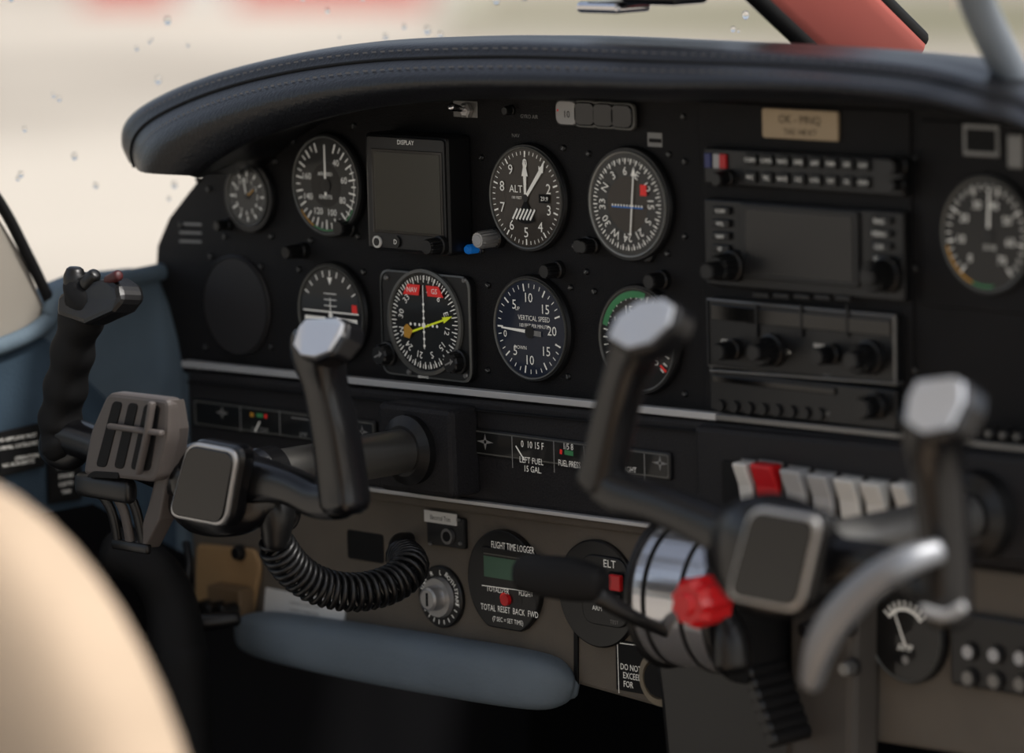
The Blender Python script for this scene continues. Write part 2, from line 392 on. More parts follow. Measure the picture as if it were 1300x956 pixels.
# attitude indicator
a,k,R,c=dial('attitude_indicator',423,397,128,FACEK)
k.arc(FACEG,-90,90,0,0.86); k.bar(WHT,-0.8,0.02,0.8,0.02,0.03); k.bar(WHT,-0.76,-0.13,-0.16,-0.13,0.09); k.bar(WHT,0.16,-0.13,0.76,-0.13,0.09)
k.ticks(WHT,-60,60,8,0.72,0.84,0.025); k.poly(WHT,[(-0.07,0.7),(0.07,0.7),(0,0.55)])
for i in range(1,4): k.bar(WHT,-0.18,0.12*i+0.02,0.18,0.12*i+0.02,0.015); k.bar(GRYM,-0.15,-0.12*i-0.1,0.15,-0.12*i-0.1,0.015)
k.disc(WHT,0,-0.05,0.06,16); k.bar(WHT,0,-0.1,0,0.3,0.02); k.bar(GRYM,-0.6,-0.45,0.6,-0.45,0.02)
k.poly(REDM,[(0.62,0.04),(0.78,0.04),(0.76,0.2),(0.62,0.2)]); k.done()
adjk(a,420,452,9,SILD)
# course deviation indicator in square bezel
a=Asm('course_deviation_indicator',P(541,412))
x0,z1,x1,z0=rect((482,341),(600,487),-0.006)
q=roundpoly([Vector((x0,z0)),Vector((x1,z0)),Vector((x1,z1)),Vector((x0,z1))],0.01)
prism(a,'square_bezel',[(v[0],v[1]) for v in q],-0.006,0,BEZ,0.001)
V=q; n=len(q); ce=Vector(((x0+x1)/2,(z0+z1)/2)); V3=[(v[0],-0.0062,v[1]) for v in q]+[tuple((ce[0]+(v[0]-ce[0])*0.965,-0.0068,ce[1]+(v[1]-ce[1])*0.965)) for v in q]
a.add('bezel_frame_edge',V3,[(i,(i+1)%n,n+(i+1)%n,n+i) for i in range(n)],RIM)
c=P(541,409,-0.006); R=67*mpp(541,408)
lathe(a,'ring',c,[(R,-0.006),(R,-0.0085),(R*0.94,-0.009),(R*0.92,-0.007)],RIM,96,close=True); lathe(a,'face',c,[(R*0.93,-0.006),(R*0.93,-0.0068)],FACEK,96)
k=Marks(a,c,-0.0068,R)
k.ticks(WHT,0,355,71,0.80,0.88,0.016); k.ticks(WHT,0,350,35,0.75,0.88,0.02)
for i,t in enumerate(['3','6','E','12','15','S','21','24','W','30','33','N']):
    A=12+30*i; k.text(WHT,t,0.63*math.sin(math.radians(A)),0.63*math.cos(math.radians(A)),0.13,A)
k.poly(REDM,[(-0.55,0.5),(-0.12,0.5),(-0.08,0.70),(-0.42,0.70)]); k.poly(REDM,[(0.55,0.5),(0.12,0.5),(0.08,0.70),(0.42,0.70)])
k.text(WHT,'NAV',-0.3,0.6,0.1); k.text(WHT,'GS',0.3,0.6,0.1)
for i in range(-3,4):
    if i: k.disc(WHT,0,0.13*i-0.05,0.03,12); k.disc(WHT,0.12*i,-0.05,0.03,12)
k.bar(WHT,0,-0.5,0,0.7,0.02); k.bar(YEL,-0.45,-0.23,0.66,0.12,0.04); k.poly(AMB,[(-0.55,-0.3),(-0.4,-0.33),(-0.3,-0.17),(-0.45,-0.05),(-0.55,-0.12)]); k.poly(YEL,[(0.5,0.13),(0.78,0.17),(0.55,0.02)])
k.disc(WHT,0,-0.05,0.05,16); k.text(WHT,'BEARING',-0.05,-1.03,0.05); k.done()
for x,y in ((480,451),(570,461)):
    cc=knob(a,'obs_knob',x,y,14,-0.006,0.011,BLK,24); kk=Marks(a,cc,-0.0171,0.006)
    kk.bar(GRYM,-0.7,-0.3,0.7,0.3,0.2); kk.poly(GRYM,[(0.2,-0.3),(0.2,0.6),(0.7,0.2)]); kk.done('knob_mark')
for x,y in ((491,352),(590,356),(592,477),(520,472)): screw(a,x,y,4,-0.006,SILD)
# VSI
a,k,R,c=dial('vertical_speed_indicator',676,417,136,FACEB)
k.ticks(WHT,270-160,270+160,32,0.76,0.84,0.016); k.ticks(WHT,270-160,270+160,8,0.7,0.84,0.03)
for t,A in (('10',0),('15',48),('20',90),('15',132),('10',180),('5',222),('5',318)):
    r=math.radians(A); k.text(WHT,t,0.58*math.sin(r),0.58*math.cos(r),0.18)
k.text(WHT,'VERTICAL SPEED',0.12,0.2,0.095,0,0.85); k.text(WHT,'100 FEET PER MINUTE',0.12,0.06,0.07,0,0.82); k.text(WHT,'DOWN',-0.25,-0.36,0.07); k.text(WHT,'UP',-0.3,0.36,0.07)
k.bar(WHT,0.05,-0.06,-0.74,-0.02,0.07,0.03); k.bar(GRYM,0.05,-0.07,0.3,-0.08,0.1); k.disc(BLK,0,-0.06,0.12)
k.text(WHT,'0',-0.64,-0.13,0.13); k.done()
# rpm gauge
a,k,R,c=dial('engine_rpm_gauge',812,431,140,FACEK)
k.ticks(WHT,-130,130,26,0.74,0.84,0.02); k.arc(GRN,-75,15,0.76,0.88); k.arc(REDM,125,128,0.7,0.88)
for i,t in enumerate(['0','5','10','15','20','25','30','35']):
    A=math.radians(-130+i*37); k.text(WHT,t,0.56*math.sin(A),0.56*math.cos(A),0.16)
k.text(WHT,'RPM',0,0.22,0.1); k.text(WHT,'X100',0,0.08,0.07); k.bar(WHT,0,0,-0.5,-0.45,0.06,0.03); k.disc(BLK,0,0,0.12)
k.done()
# right tach
a,k,R,c=dial('tachometer',1255,298,154,FACEK)
k.ticks(WHT,-140,140,28,0.74,0.84,0.02); k.ticks(WHT,-140,140,7,0.68,0.84,0.035); k.arc(AMB,-160,-105,0.83,0.87); k.arc(GRN,-190,-160,0.83,0.87)
for i,t in enumerate(['0','10','20','30','40','50','60','70']):
    A=math.radians(-140+i*40); k.text(WHT,t,0.52*math.sin(A),0.52*math.cos(A),0.14)
k.bar(WHT,0.05,-0.1,0.08,0.75,0.06,0.03); k.text(WHT,'X 10',0.08,-0.2,0.09); k.disc(BLK,0.05,0,0.12); k.done()

for nm,x,y,r,mt,ln in (('trim_knob',362,321,9,BLK,0.02),('silver_dimmer_knob',606,305,12,SIL,0.022),('selector_knob',690,345,10,BLK,0.016),('selector_knob',823,358,11,BLK,0.016),('selector_knob',733,313,10,BLK,0.012)):
    a=Asm(nm,P(x,y)); knob(a,'knob',x,y,r,0,ln,mt,32,capm=GPL if mt is SIL else None)
    if mt is SIL:
        cc=P(592,317,-0.012); lathe(a,'blue_button',cc,[(0.0036,-0.001),(0.0036,-0.010),(0.0026,-0.012)],BLU,20)

# ------------------------------------------------------------ electronic display unit
a=Asm('flight_display_unit',P(516,246,-0.012))
pbox(a,'housing',(462,168),(570,326),-0.026,0,BLK,0.003,0.004)
pbox(a,'front_bezel',(465,172),(567,322),-0.0275,-0.026,BEZ,0.0006,0.003)
pbox(a,'screen_border',(471,188),(563,302),-0.0282,-0.0275,BLKG,0.0003)
pbox(a,'screen',(474,192),(560,298),-0.0285,-0.0282,SCR,0.0002)
k=Marks(a,P(516,246,-0.0282),-0.0282); k.ptext(WHT,'DISPLAY',515,181,6); k.done()
knob(a,'menu_knob',541,314,11,-0.0275,0.016,BLK,36)
cc=P(478,307,-0.029); lathe(a,'button',cc,[(0.0045,-0.027),(0.0045,-0.029)],WPL,24); lathe(a,'button_icon',cc,[(0.003,-0.029),(0.003,-0.0293)],BLK,20)
cc=P(502,307,-0.029); lathe(a,'button',cc,[(0.0045,-0.027),(0.0045,-0.029)],BLK,24)
k=Marks(a,cc,-0.0291,0.003); k.text(WHT,'D',0,0,1.2); k.done('icon')

# ------------------------------------------------------------ radios
def radio(name,tl,br): 
    a=Asm(name,P((tl[0]+br[0])/2,(tl[1]+br[1])/2)); pbox(a,'faceplate',tl,br,-0.010,0,BLK,0.0018,0.002); return a,Marks(a,P((tl[0]+br[0])/2,(tl[1]+br[1])/2,-0.01),-0.01)
a,k=radio('audio_panel',(893,187),(1147,250))
for i in range(8):
    x=952+i*20.5; y=203+i*1.0
    pbox(a,'button',(x-7,y-8),(x+7,y+8),-0.0125,-0.01,BEZ,0.0008); pbox(a,'button',(x-7,y+14),(x+7,y+30),-0.0125,-0.01,BEZ,0.0008)
    kk=Marks(a,P(x,y,-0.0125),-0.0125); kk.ptext(WHT,['COM1','COM2','NAV1','DME','ADF','MKR','SPK','AUT'][i],x,y,5); kk.ptext(WHT,['MIC','TEL','NAV2','ICS','VOX','TST','PA','CRW'][i],x,y+22,5); kk.done('button_text')
cc=P(902,204,-0.012)
for mt,dx in ((M('lamp_blue',(40,50,110),0.3),0),(GPL,0.008),(RED,0.014)): prism(a,'marker_lamp',[(cc.x-0.006+dx,cc.z-0.005),(cc.x+dx,cc.z-0.005),(cc.x+dx,cc.z+0.005),(cc.x-0.006+dx,cc.z+0.005)],-0.012,-0.01,mt,0.0004)
knob(a,'volume_knob',908,228,10,-0.01,0.014,BLK); knob(a,'volume_knob',1128,212,11,-0.01,0.014,BLK); knob(a,'volume_knob',1130,236,8,-0.01,0.012,BLK)
k.done()
a,k=radio('gps_navigator',(893,252),(1148,384))
pbox(a,'screen_bezel',(938,258),(1090,366),-0.0125,-0.01,BEZ,0.001,0.003); pbox(a,'screen',(946,265),(1083,359),-0.013,-0.0125,M('gps_screen_dark',(32,32,33),0.25),0.0003)
knob(a,'large_knob',1104,352,21,-0.01,0.02,BLK); knob(a,'small_knob',1100,352,13,-0.03,0.012,BLK,capm=BEZ,skirt=False)
knob(a,'large_knob',908,341,18,-0.01,0.02,BLK); knob(a,'small_knob',896,345,12,-0.03,0.012,BLK,skirt=False)
for i in range(4):
    pbox(a,'key',(903,262+i*16),(925,273+i*16),-0.013,-0.01,BEZ,0.0008); pbox(a,'key',(1103,275+i*16),(1130,286+i*16),-0.013,-0.01,BEZ,0.0008)
    kk=Marks(a,P(914,268,-0.013),-0.013); kk.ptext(WHT,['COM','VOL','NAV','ID'][i],914,268+i*16,5); kk.ptext(WHT,['RNG','MENU','CLR','ENT'][i],1116,281+i*16,6); kk.done('key_text')
for i in range(5): pbox(a,'softkey',(955+i*26,371+i*1),(975+i*26,379+i*1),-0.0125,-0.01,BEZ,0.0006)
k.done()
a,k=radio('nav_com_radio',(897,378),(1138,490))
x0,z1,x1,z0=rect((897,378),(1138,490),-0.0102)
V3=[(x0,-0.0104,z0),(x1,-0.0104,z0),(x1,-0.0104,z1),(x0,-0.0104,z1)]; i_=0.0014
V3+=[(x0+i_,-0.0112,z0+i_),(x1-i_,-0.0112,z0+i_),(x1-i_,-0.0112,z1-i_),(x0+i_,-0.0112,z1-i_)]
a.add('edge_line',V3,[(0,1,5,4),(1,2,6,5),(2,3,7,6),(3,0,4,7)],SILD)
pbox(a,'display_window',(902,386),(1131,428),-0.0115,-0.01,BLKG,0.0006)
for x in (958,1015,1073): pbox(a,'divider',(x,387),(x+3,428),-0.0122,-0.01,BEZ,0.0003)
knob(a,'tuning_knob',911,447,12,-0.01,0.018,BLK); knob(a,'tuning_knob',962,448,19,-0.01,0.016,BLK); knob(a,'tuning_knob_inner',955,448,12,-0.026,0.012,BLK,skirt=False)
knob(a,'tuning_knob',1036,453,12,-0.01,0.018,BLK); knob(a,'tuning_knob',1086,457,20,-0.01,0.016,BLK); knob(a,'tuning_knob_inner',1078,458,13,-0.026,0.012,BLK,skirt=False)
k.ptext(WHT,'COMM',925,434,6); k.ptext(WHT,'NAV',1040,439,6); k.ptext(GRYM,'OFF',905,465,5); k.ptext(GRYM,'TEST',1050,478,5); k.ptext(GRYM,'PULL 25K',960,474,5); k.ptext(WHT,'< >',1000,447,6); k.done()
a,k=radio('transponder',(900,470),(1138,548))
pbox(a,'display_window',(904,476),(1060,502),-0.0115,-0.01,BLKG,0.0006); knob(a,'mode_knob',1092,519,15,-0.01,0.018,BLK)
strip(a,'edge_line',(900,469),(1138,486),0.0016,-0.0125,SILD)
for i in range(8): 
    cc=P(913+i*18,515+i*1.6,-0.012); lathe(a,'digit_button',cc,[(0.0042,-0.01),(0.004,-0.0125)],BEZ,18)
k.ptext(GRYM,'IDENT',1045,525,6); k.ptext(GRYM,'TRANSPONDER',935,529,5); k.done()

# ------------------------------------------------------------ engine gauge clusters in mid section
def cluster(name,tl,br):
    c=P((tl[0]+br[0])/2,(tl[1]+br[1])/2,-0.012); a=Asm(name,c)
    pbox(a,'frame',tl,br,-0.0145,-0.012,BEZ,0.001,0.003); pbox(a,'frame_edge',(tl[0]+3,tl[1]+3),(br[0]-3,br[1]-3),-0.015,-0.0145,RIM,0.0002,0.002)
    pbox(a,'window',(tl[0]+5,tl[1]+5),(br[0]-5,br[1]-5),-0.0153,-0.015,FACEK,0.0002,0.002)
    return a,Marks(a,c,-0.0153)
def star(k,px,py,s):
    x,z=k.uv(px,py); s*=mpp(px,py)
    k.poly(GRYM,[(x-s,z),(x-s*0.15,z+s*0.15),(x,z+s*0.7),(x+s*0.15,z+s*0.15),(x+s,z),(x+s*0.15,z-s*0.15),(x,z-s*0.7),(x-s*0.15,z-s*0.15)])
    k.disc(FACEK,x,z,s*0.16,12)
a,k=cluster('fuel_gauge_cluster',(582,541),(852,611))
star(k,616,561,15); star(k,838,588,14)
for x,y in ((650,556),(703,562),(741,568),(786,573),(818,578)): k.pbar(GRYM,(x,y-2),(x+1,y+38),1.5)
k.ptext(WHT,'0  10 15 F',676,565,9,0.8); k.ptext(WHT,'LEFT FUEL',675,585,8,0.85); k.ptext(WHT,'15 GAL.',677,596,8,0.85)
k.pbar(WHT,(655,566),(666,584),2); k.ptext(WHT,'1/5 8',722,567,8,0.8); k.pbar(GRN,(717,574),(728,576),6); k.pbar(REDM,(711,573),(714,574),6); k.ptext(WHT,'FUEL PRESS',723,589,8,0.7)
k.ptext(WHT,'OIL',760,590,7); k.ptext(WHT,'0 10 F',762,574,7,0.8); k.ptext(WHT,'RIGHT',800,596,7,0.8); k.pbar(AMB,(792,580),(796,581),5); k.done()
a,k=cluster('engine_gauge_cluster',(243,505),(478,572))
star(k,282,524,12); k.ptext(GRYM,'OIL TEMP',330,546,7,0.8); k.ptext(GRYM,'AMP',385,552,7,0.8); k.pbar(GRN,(326,527),(334,528),5); k.pbar(AMB,(318,526),(322,527),5); k.pbar(REDM,(336,528),(339,529),5)
k.pbar(WHT,(330,535),(324,548),2); star(k,460,548,12)
for x,y in ((305,528),(355,533),(410,540)): k.pbar(GRYM,(x,y-12),(x+1,y+20),1.5)
k.pbar(GRYM,(370,530),(400,534),1.5); k.done()

# rocker switches
a=Asm('rocker_switch_bank',P(1040,630,-0.02))
pbox(a,'recess_plate',(915,583),(1165,690),-0.0215,-0.018,BLKM,0.001,0.003)
for x,y,w,mt in ((941,614,9,WPL),(969,616,15,RED),(1005,623,13,GPL),(1039,629,13,GPL),(1073,634,13,WPL),(1107,639,13,WPL),(1143,641,10,WPL)):
    c=P(x,y,-0.03); s=mpp(x,y,-0.03); W=w*s/0.72*0.88; H=27*s
    prof=[(-0.0215,-H),(-0.0255,-H),(-0.0275,-0.1*H),(-0.034,H*0.92),(-0.032,H),(-0.0215,H)]
    V=[(c.x-W,y_,c.z+z_) for y_,z_ in prof]+[(c.x+W,y_,c.z+z_) for y_,z_ in prof]; n=6
    a.add('rocker_red' if mt is RED else 'rocker',V,[tuple(range(n)),tuple(range(2*n-1,n-1,-1))]+[(i,(i+1)%n,n+(i+1)%n,n+i) for i in range(n)],mt,False,0.0018,3)
    prism(a,'rocker_frame',[(c.x-W*1.14,c.z-H*1.08),(c.x+W*1.14,c.z-H*1.08),(c.x+W*1.14,c.z+H*1.08),(c.x-W*1.14,c.z+H*1.08)],-0.0225,-0.021,SILD,0.0005)
k=Marks(a,P(1040,600,-0.0215),-0.0215)
for x,y,t in ((969,676,'FUEL PUMP'),(1039,684,'LAND LT'),(1107,690,'PITOT')): k.ptext(GRYM,t,x,y-6,5)
k.done()
a=Asm('circuit_breaker_row',P(1270,590,-0.02))
for i in range(6):
    cc=P(1240+i*18,548+i*2,-0.016); lathe(a,'breaker',cc,[(0.004,-0.01),(0.004,-0.017),(0.003,-0.019)],BLK,20); lathe(a,'tip',cc,[(0.0018,-0.019),(0.0018,-0.0195)],SILD,12)

# ------------------------------------------------------------ lower panel
low=Asm('lower_panel',P(600,740,0))
ppoly(low,'taupe_panel',[(240,593),(1500,754),(1500,1000),(860,905),(728,868),(320,786),(246,774)],0.0,0.02,TAUPE,0.003)
ppoly(low,'upper_lip',[(455,621),(850,672),(850,684),(455,633)],-0.006,0.0,TAUPE,0.002)
pbox(low,'cutout_dark',(440,672),(487,716),-0.001,0.0,BLKM,0.0005,0.003)
ppoly(low,'tan_corner',[(248,690),(322,697),(330,720),(318,786),(246,774)],-0.005,0.0,TAN,0.003,0.006)
pbox(low,'tan_block',(262,742),(305,795),-0.02,-0.004,M('tan_dark',(120,98,72),0.6),0.002)
for i in range(3):
    cc=P(252+i*17,772+i*2,-0.03); lathe(low,'lever_end',cc,[(0.006,-0.02),(0.006,-0.035),(0.004,-0.037)],BLK,20)
knob(low,'round_cap',298,703,9,-0.005,0.006,BLK,30)
ppoly(low,'paper_label',[(337,746),(439,766),(434,800),(334,780)],-0.0022,0,M('paper',(225,225,222),0.7),0.0003)
k=Marks(low,P(388,772,-0.0022),-0.0022)
for i in range(2): k.ptext(GRYM,'COMPASS CORRECTION',386,768+i*9,4.5,0.8)
k.done('label_text')
ppoly(low,'divider_seam',[(728,760),(733,761),(733,870),(728,868)],-0.002,0,BLKM,0.0005)
sweep(low,'knee_bolster',[P(316,800,0.0),P(330,804,-0.01),P(430,823,-0.012),P(560,845,-0.012),P(690,866,-0.01),P(728,873,0.0)],[(0.006,0.006),(0.017,0.018),(0.021,0.020),(0.022,0.021),(0.020,0.019),(0.008,0.008)],M('bolster_vinyl',(112,124,134),0.7,0,300,0.4,0.3,0.1),24,8,2.8)
# switch with white tag
a=Asm('electrical_trim_switch',P(563,672))
pbox(a,'plate',(541,652),(590,698),-0.004,0,BLK,0.001,0.002); pbox(a,'tag',(538,647),(579,668),-0.0055,-0.004,WPL,0.0003)
k=Marks(a,P(558,657,-0.0055),-0.0055); k.ptext(BLKM,'Electrical Trim',559,658,6,0.75); k.done()
cc=P(568,681,-0.006); lathe(a,'jack',cc,[(0.006,-0.004),(0.006,-0.007),(0.004,-0.007)],SILD,24); lathe(a,'hole',cc,[(0.0038,-0.007),(0.0038,-0.0075)],BLKM,20)
for x,y in ((547,690),(585,690),(583,660)): screw(a,x,y,2.5,-0.004,SILD)
# ignition switch
a=Asm('ignition_switch',P(563,757)); c=P(563,757); R=39*mpp(563,757)
lathe(a,'plate',c,[(R,0),(R,-0.003),(R*0.96,-0.004)],BLK,64); lathe(a,'ring',c,[(R*0.66,-0.004),(R*0.62,-0.008),(R*0.45,-0.008)],SIL,48); lathe(a,'barrel',c,[(R*0.42,-0.008),(R*0.38,-0.016),(R*0.3,-0.017)],SIL,32)
prism(a,'key_slot',[(c.x-0.001,c.z-0.005),(c.x+0.001,c.z-0.005),(c.x+0.001,c.z+0.005),(c.x-0.001,c.z+0.005)],-0.0175,-0.016,BLKM,0.0002)
k=Marks(a,c,-0.004,R)
for t,A in (('OFF',-60),('R',-25),('L',5),('BOTH',40),('START',85)): k.text(WHT,t,0.8*math.sin(math.radians(A)),0.8*math.cos(math.radians(A)),0.15,A)
k.ticks(WHT,100,300,12,0.74,0.88,0.03); k.done()
# flight time recorder
a=Asm('flight_time_recorder',P(645,740)); c=P(646,738); s=mpp(646,738)
R=66*s; pts=[(c.x+R*math.sin(t)*0.97,c.z+R*math.cos(t)) for t in [2*math.pi*i/72 for i in range(72)]]
pts=[(x,max(c.z-R*0.9,z)) for x,z in pts]
prism(a,'body',pts,-0.006,0,BLK,0.0012)
k=Marks(a,P(646,738,-0.006),-0.006)
k.ptext(WHT,'FLIGHT TIME LOGGER',651,695,9,0.62)
k.prect(LCD,(614,705),(680,742)); k.prect(RIM,(614,703),(681,705))
k.ptext(WHT,'TOTALIZER',632,749,7,0.8); k.ptext(WHT,'FLIGHT',668,754,7,0.8); k.ptext(WHT,'TOTAL',620,771,8,0.75); k.ptext(WHT,'RESET',640,774,8,0.75); k.ptext(WHT,'BACK',659,777,8,0.75); k.ptext(WHT,'FWD',677,780,8,0.75); k.ptext(WHT,'(7 SEC = SET TIME)',645,789,6,0.8)
for i in range(4):
    x,z=k.uv(622+i*18,757+i*2.5); k.disc(REDM if i==1 else BEZ,x,z,0.0042)
k.pbar(WHT,(612,743),(680,752),1); k.done()
pbox(a,'lcd_frame_top',(611,701),(684,705),-0.008,-0.006,BEZ,0.0004)
cc=P(640,762,-0.009); lathe(a,'reset_button',cc,[(0.0045,-0.006),(0.0042,-0.009)],RED,24)
# ELT control
a=Asm('emergency_locator_switch',P(762,752)); c=P(762,753); R=68*mpp(762,753)
lathe(a,'disc',c,[(R,0),(R,-0.003),(R*0.97,-0.004)],BLK,72)
pbox(a,'plate',(737,702),(797,800),-0.006,-0.004,BEZ,0.001,0.012)
k=Marks(a,P(770,715,-0.006),-0.006); k.ptext(WHT,'ELT',774,716,10); k.ptext(WHT,'ON',762,731,6); k.ptext(WHT,'ARM',758,772,6); k.ptext(GRYM,'TEST',780,790,5); k.done()
pbox(a,'rocker_frame',(768,726),(790,778),-0.009,-0.006,BLKM,0.001); pbox(a,'rocker_red',(772,729),(787,752),-0.013,-0.009,RED,0.001)
pbox(a,'rocker_lower',(772,753),(786,774),-0.011,-0.009,BEZ,0.001)
# do not placard
a=Asm('warning_placard',P(795,845)); pbox(a,'card',(781,812),(830,884),-0.0015,0,BLKM,0.0003)
k=Marks(a,P(800,850,-0.0015),-0.0015); k.ptext(WHT,'DO NOT',801,848,8,0.8); k.ptext(WHT,'EXCEED',803,859,8,0.8); k.ptext(WHT,'FOR',798,869,8,0.8); k.pbar(WHT,(784,816),(828,822),1); k.pbar(WHT,(784,816),(786,880),1); k.done()
# right lower gauge
a,k,R,c=dial('ammeter',1152,806,124,FACEK)
k.arc(WHT,-50,50,0.50,0.56); k.ticks(WHT,-50,50,8,0.5,0.70,0.04); k.bar(WHT,0,-0.2,-0.3,0.5,0.05,0.03); k.text(WHT,'AMP',0,-0.25,0.15); k.disc(GRYM,0,-0.5,0.09); k.done()
a=Asm('push_button_panel',P(1255,830)); pbox(a,'plate',(1205,775),(1330,890),-0.006,0,BLK,0.002,0.004)
for i in range(3):
    for j in range(2):
        x=1228+i*33;y=828+j*33+i*4; cc=P(x,y,-0.009); lathe(a,'button',cc,[(0.0068,-0.006),(0.0066,-0.009)],BEZ,24); lathe(a,'button_dot',cc,[(0.0045,-0.009),(0.0045,-0.0095)],SILD if j else GPL,16)
a=Asm('audio_jack',P(837,858)); c=P(837,862,-0.012)
lathe(a,'ring',c,[(0.020,0.0),(0.020,-0.012),(0.0145,-0.014),(0.0135,-0.006)],M('ring_beige',(150,140,122),0.5,0.3),48); lathe(a,'core',c,[(0.0125,-0.012),(0.0125,-0.0145)],BLKM,32)

# ------------------------------------------------------------ left yoke
def pad(a,poly,Y,th=0.012):
    q=[(v[0],v[1]) for v in roundpoly([Vector(p) for p in pxpoly(poly,Y)],0.012,8)]
    cx=sum(p[0] for p in q)/len(q); cz=sum(p[1] for p in q)/len(q)
    sc_=lambda f:[(cx+(x-cx)*f,cz+(z-cz)*f) for x,z in q]
    prism(a,'pad_base',sc_(1.06),Y+0.003,Y+th+0.006,YOKE,0.004)
    prism(a,'pad_rim',sc_(1.0),Y,Y+0.004,SIL,0.0015); prism(a,'pad_face',sc_(0.92),Y-0.0012,Y+0.003,BLKG,0.001)
def Q(*pts): return [P(a,b,c) for a,b,c in pts]
a=Asm('control_yoke',P(270,615,-0.22))
ppoly(a,'shaft_housing',[(478,510),(572,521),(576,634),(480,622)],-0.04,-0.01,PAD,0.005,0.006)
c=P(520,571,-0.042); lathe(a,'shaft_boot',c,[(0.026,-0.04),(0.026,-0.046),(0.019,-0.05)],BLK,48)
lathe(a,'shaft_tube',c,[(0.0165,-0.02),(0.0165,-0.19)],M('shaft_metal',(150,148,144),0.3,0.9),96,smooth=False)
lathe(a,'shaft_collar',c,[(0.02,-0.175),(0.02,-0.19),(0.017,-0.20)],YOKE,48)
sweep(a,'hub_body',Q((232,612,-0.213),(262,618,-0.213),(310,626,-0.21),(345,628,-0.2)),[(0.024,0.018),(0.034,0.024),(0.03,0.024),(0.018,0.018)],YOKE,28,8,3.0)
pad(a,[(238,560),(302,572),(285,670),(212,656)],-0.245)
sweep(a,'right_arm',Q((285,612,-0.215),(330,610,-0.215),(370,618,-0.215),(405,634,-0.215),(432,636,-0.215)),[(0.022,0.018),(0.016,0.015),(0.013,0.013),(0.013,0.013),(0.013,0.013)],YOKE,24,8,3.0)
sweep(a,'right_horn',Q((438,640,-0.216),(434,605,-0.216),(425,545,-0.22),(413,490,-0.224),(404,450,-0.228),(405,432,-0.228)),[(0.0165,0.0145),(0.0165,0.0145),(0.0155,0.014),(0.0142,0.0135),(0.018,0.015),(0.019,0.015)],YOKE,24,8,3.4)
cp=Q((370,440,-0.25),(378,415,-0.24),(388,404,-0.235),(432,402,-0.235),(441,410,-0.236),(438,428,-0.24),(420,450,-0.25),(400,458,-0.252),(380,455,-0.252))
plate(a,'horn_cap_edge',[p for p in cp],(0.002,0.016,-0.008),YOKE,0.003)
cen=sum(cp,Vector())/len(cp); plate(a,'horn_cap',[cen+(p-cen)*0.88+Vector((0,-0.0016,0.0012)) for p in cp],(0,0.003,-0.001),CAPM,0.0008)
sweep(a,'left_arm',Q((245,608,-0.22),(205,594,-0.22),(160,578,-0.22),(115,562,-0.22),(85,552,-0.22)),[0.019,0.015,0.014,0.0135,0.014],YOKE,24,8,2.4)
gp=[];gr=[]
base=[(82,570,-0.222),(76,545,-0.222),(80,510,-0.224),(88,470,-0.226),(96,430,-0.228),(106,395,-0.23),(113,372,-0.232)]
bb=cr(base,8)
for i,b in enumerate(bb):
    t=i/(len(bb)-1); gp.append(P(*b)); w=0.0155+0.0014*math.sin(t*math.pi*11)+(0.006*max(0,(t-0.75)/0.25)); gr.append((w,0.0145+0.001*math.sin(t*math.pi*11)))
sweep(a,'left_grip',gp,gr,BLKM,24,1,2.4)
plate(a,'grip_head',Q((70,400,-0.245),(72,375,-0.24),(92,362,-0.24),(135,352,-0.24),(150,362,-0.24),(154,380,-0.242),(140,396,-0.247),(105,412,-0.25)),(0.002,0.022,-0.003),BLK,0.004)
sweep(a,'grip_top_button',Q((97,366,-0.235),(95,352,-0.236),(95,345,-0.236)),[0.009,0.0085,0.007],BLK,20,3)
sweep(a,'trim_hat_switch',Q((103,378,-0.235),(101,366,-0.236)),[0.012,0.011],BLKM,6,2)
sweep(a,'red_button',Q((138,356,-0.236),(150,350,-0.238)),[0.004,0.004],M('dark_red',(70,22,24),0.5),16,2)
sweep(a,'grip_stub',Q((112,360,-0.236),(120,349,-0.236)),[0.007,0.005],BLK,16,2)
sweep(a,'grip_tail',Q((62,548,-0.224),(66,572,-0.222),(90,580,-0.22),(118,560,-0.22)),[0.006,0.0095,0.0095,0.006],BLK,20,8)
sweep(a,'hub_lower',Q((335,630,-0.2),(350,650,-0.2),(350,690,-0.2)),[0.016,0.014,0.009],BLK,20,6)

# grey plastic clip bracket hung on the left arm
b=Asm('yoke_clip_bracket',P(165,590,-0.24))
fr=[(136,498),(214,507),(212,556),(197,613),(104,603),(114,548)]
q=[(v[0],v[1]) for v in roundpoly([Vector(p) for p in pxpoly(fr,-0.252)],0.007,5)]
prism(b,'frame_plate',q,-0.252,-0.238,BRACK,0.003)
def slot(x0t,x1t,x0b,x1b,yt,yb):
    q=[(v[0],v[1]) for v in roundpoly([Vector(p) for p in pxpoly([(x0t,yt),(x1t,yt+2),(x1b,yb+2),(x0b,yb)],-0.2528)],0.004,4)]
    prism(b,'slot_recess',q,-0.2528,-0.25,BLKM,0.0005)
slot(143,155,121,134,509,592); slot(163,175,144,156,511,594); slot(183,203,165,190,513,596)
slot(117,150,108,150,598,606) 
sweep(b,'slat_rib',Q((193,512,-0.256),(186,555,-0.257),(176,600,-0.256)),[(0.0022,0.003)],BRACK,10,4,3)
sweep(b,'mid_bar',Q((140,541,-0.2555),(205,550,-0.2555)),[(0.0022,0.003)],BRACK,10,2,3)
plate(b,'side_wing',Q((214,507,-0.25),(220,545,-0.245),(214,600,-0.24),(202,660,-0.235),(183,697,-0.23),(172,690,-0.23),(188,640,-0.235),(198,600,-0.24),(206,550,-0.245)),(0.004,0.012,0),BRACK,0.0015)
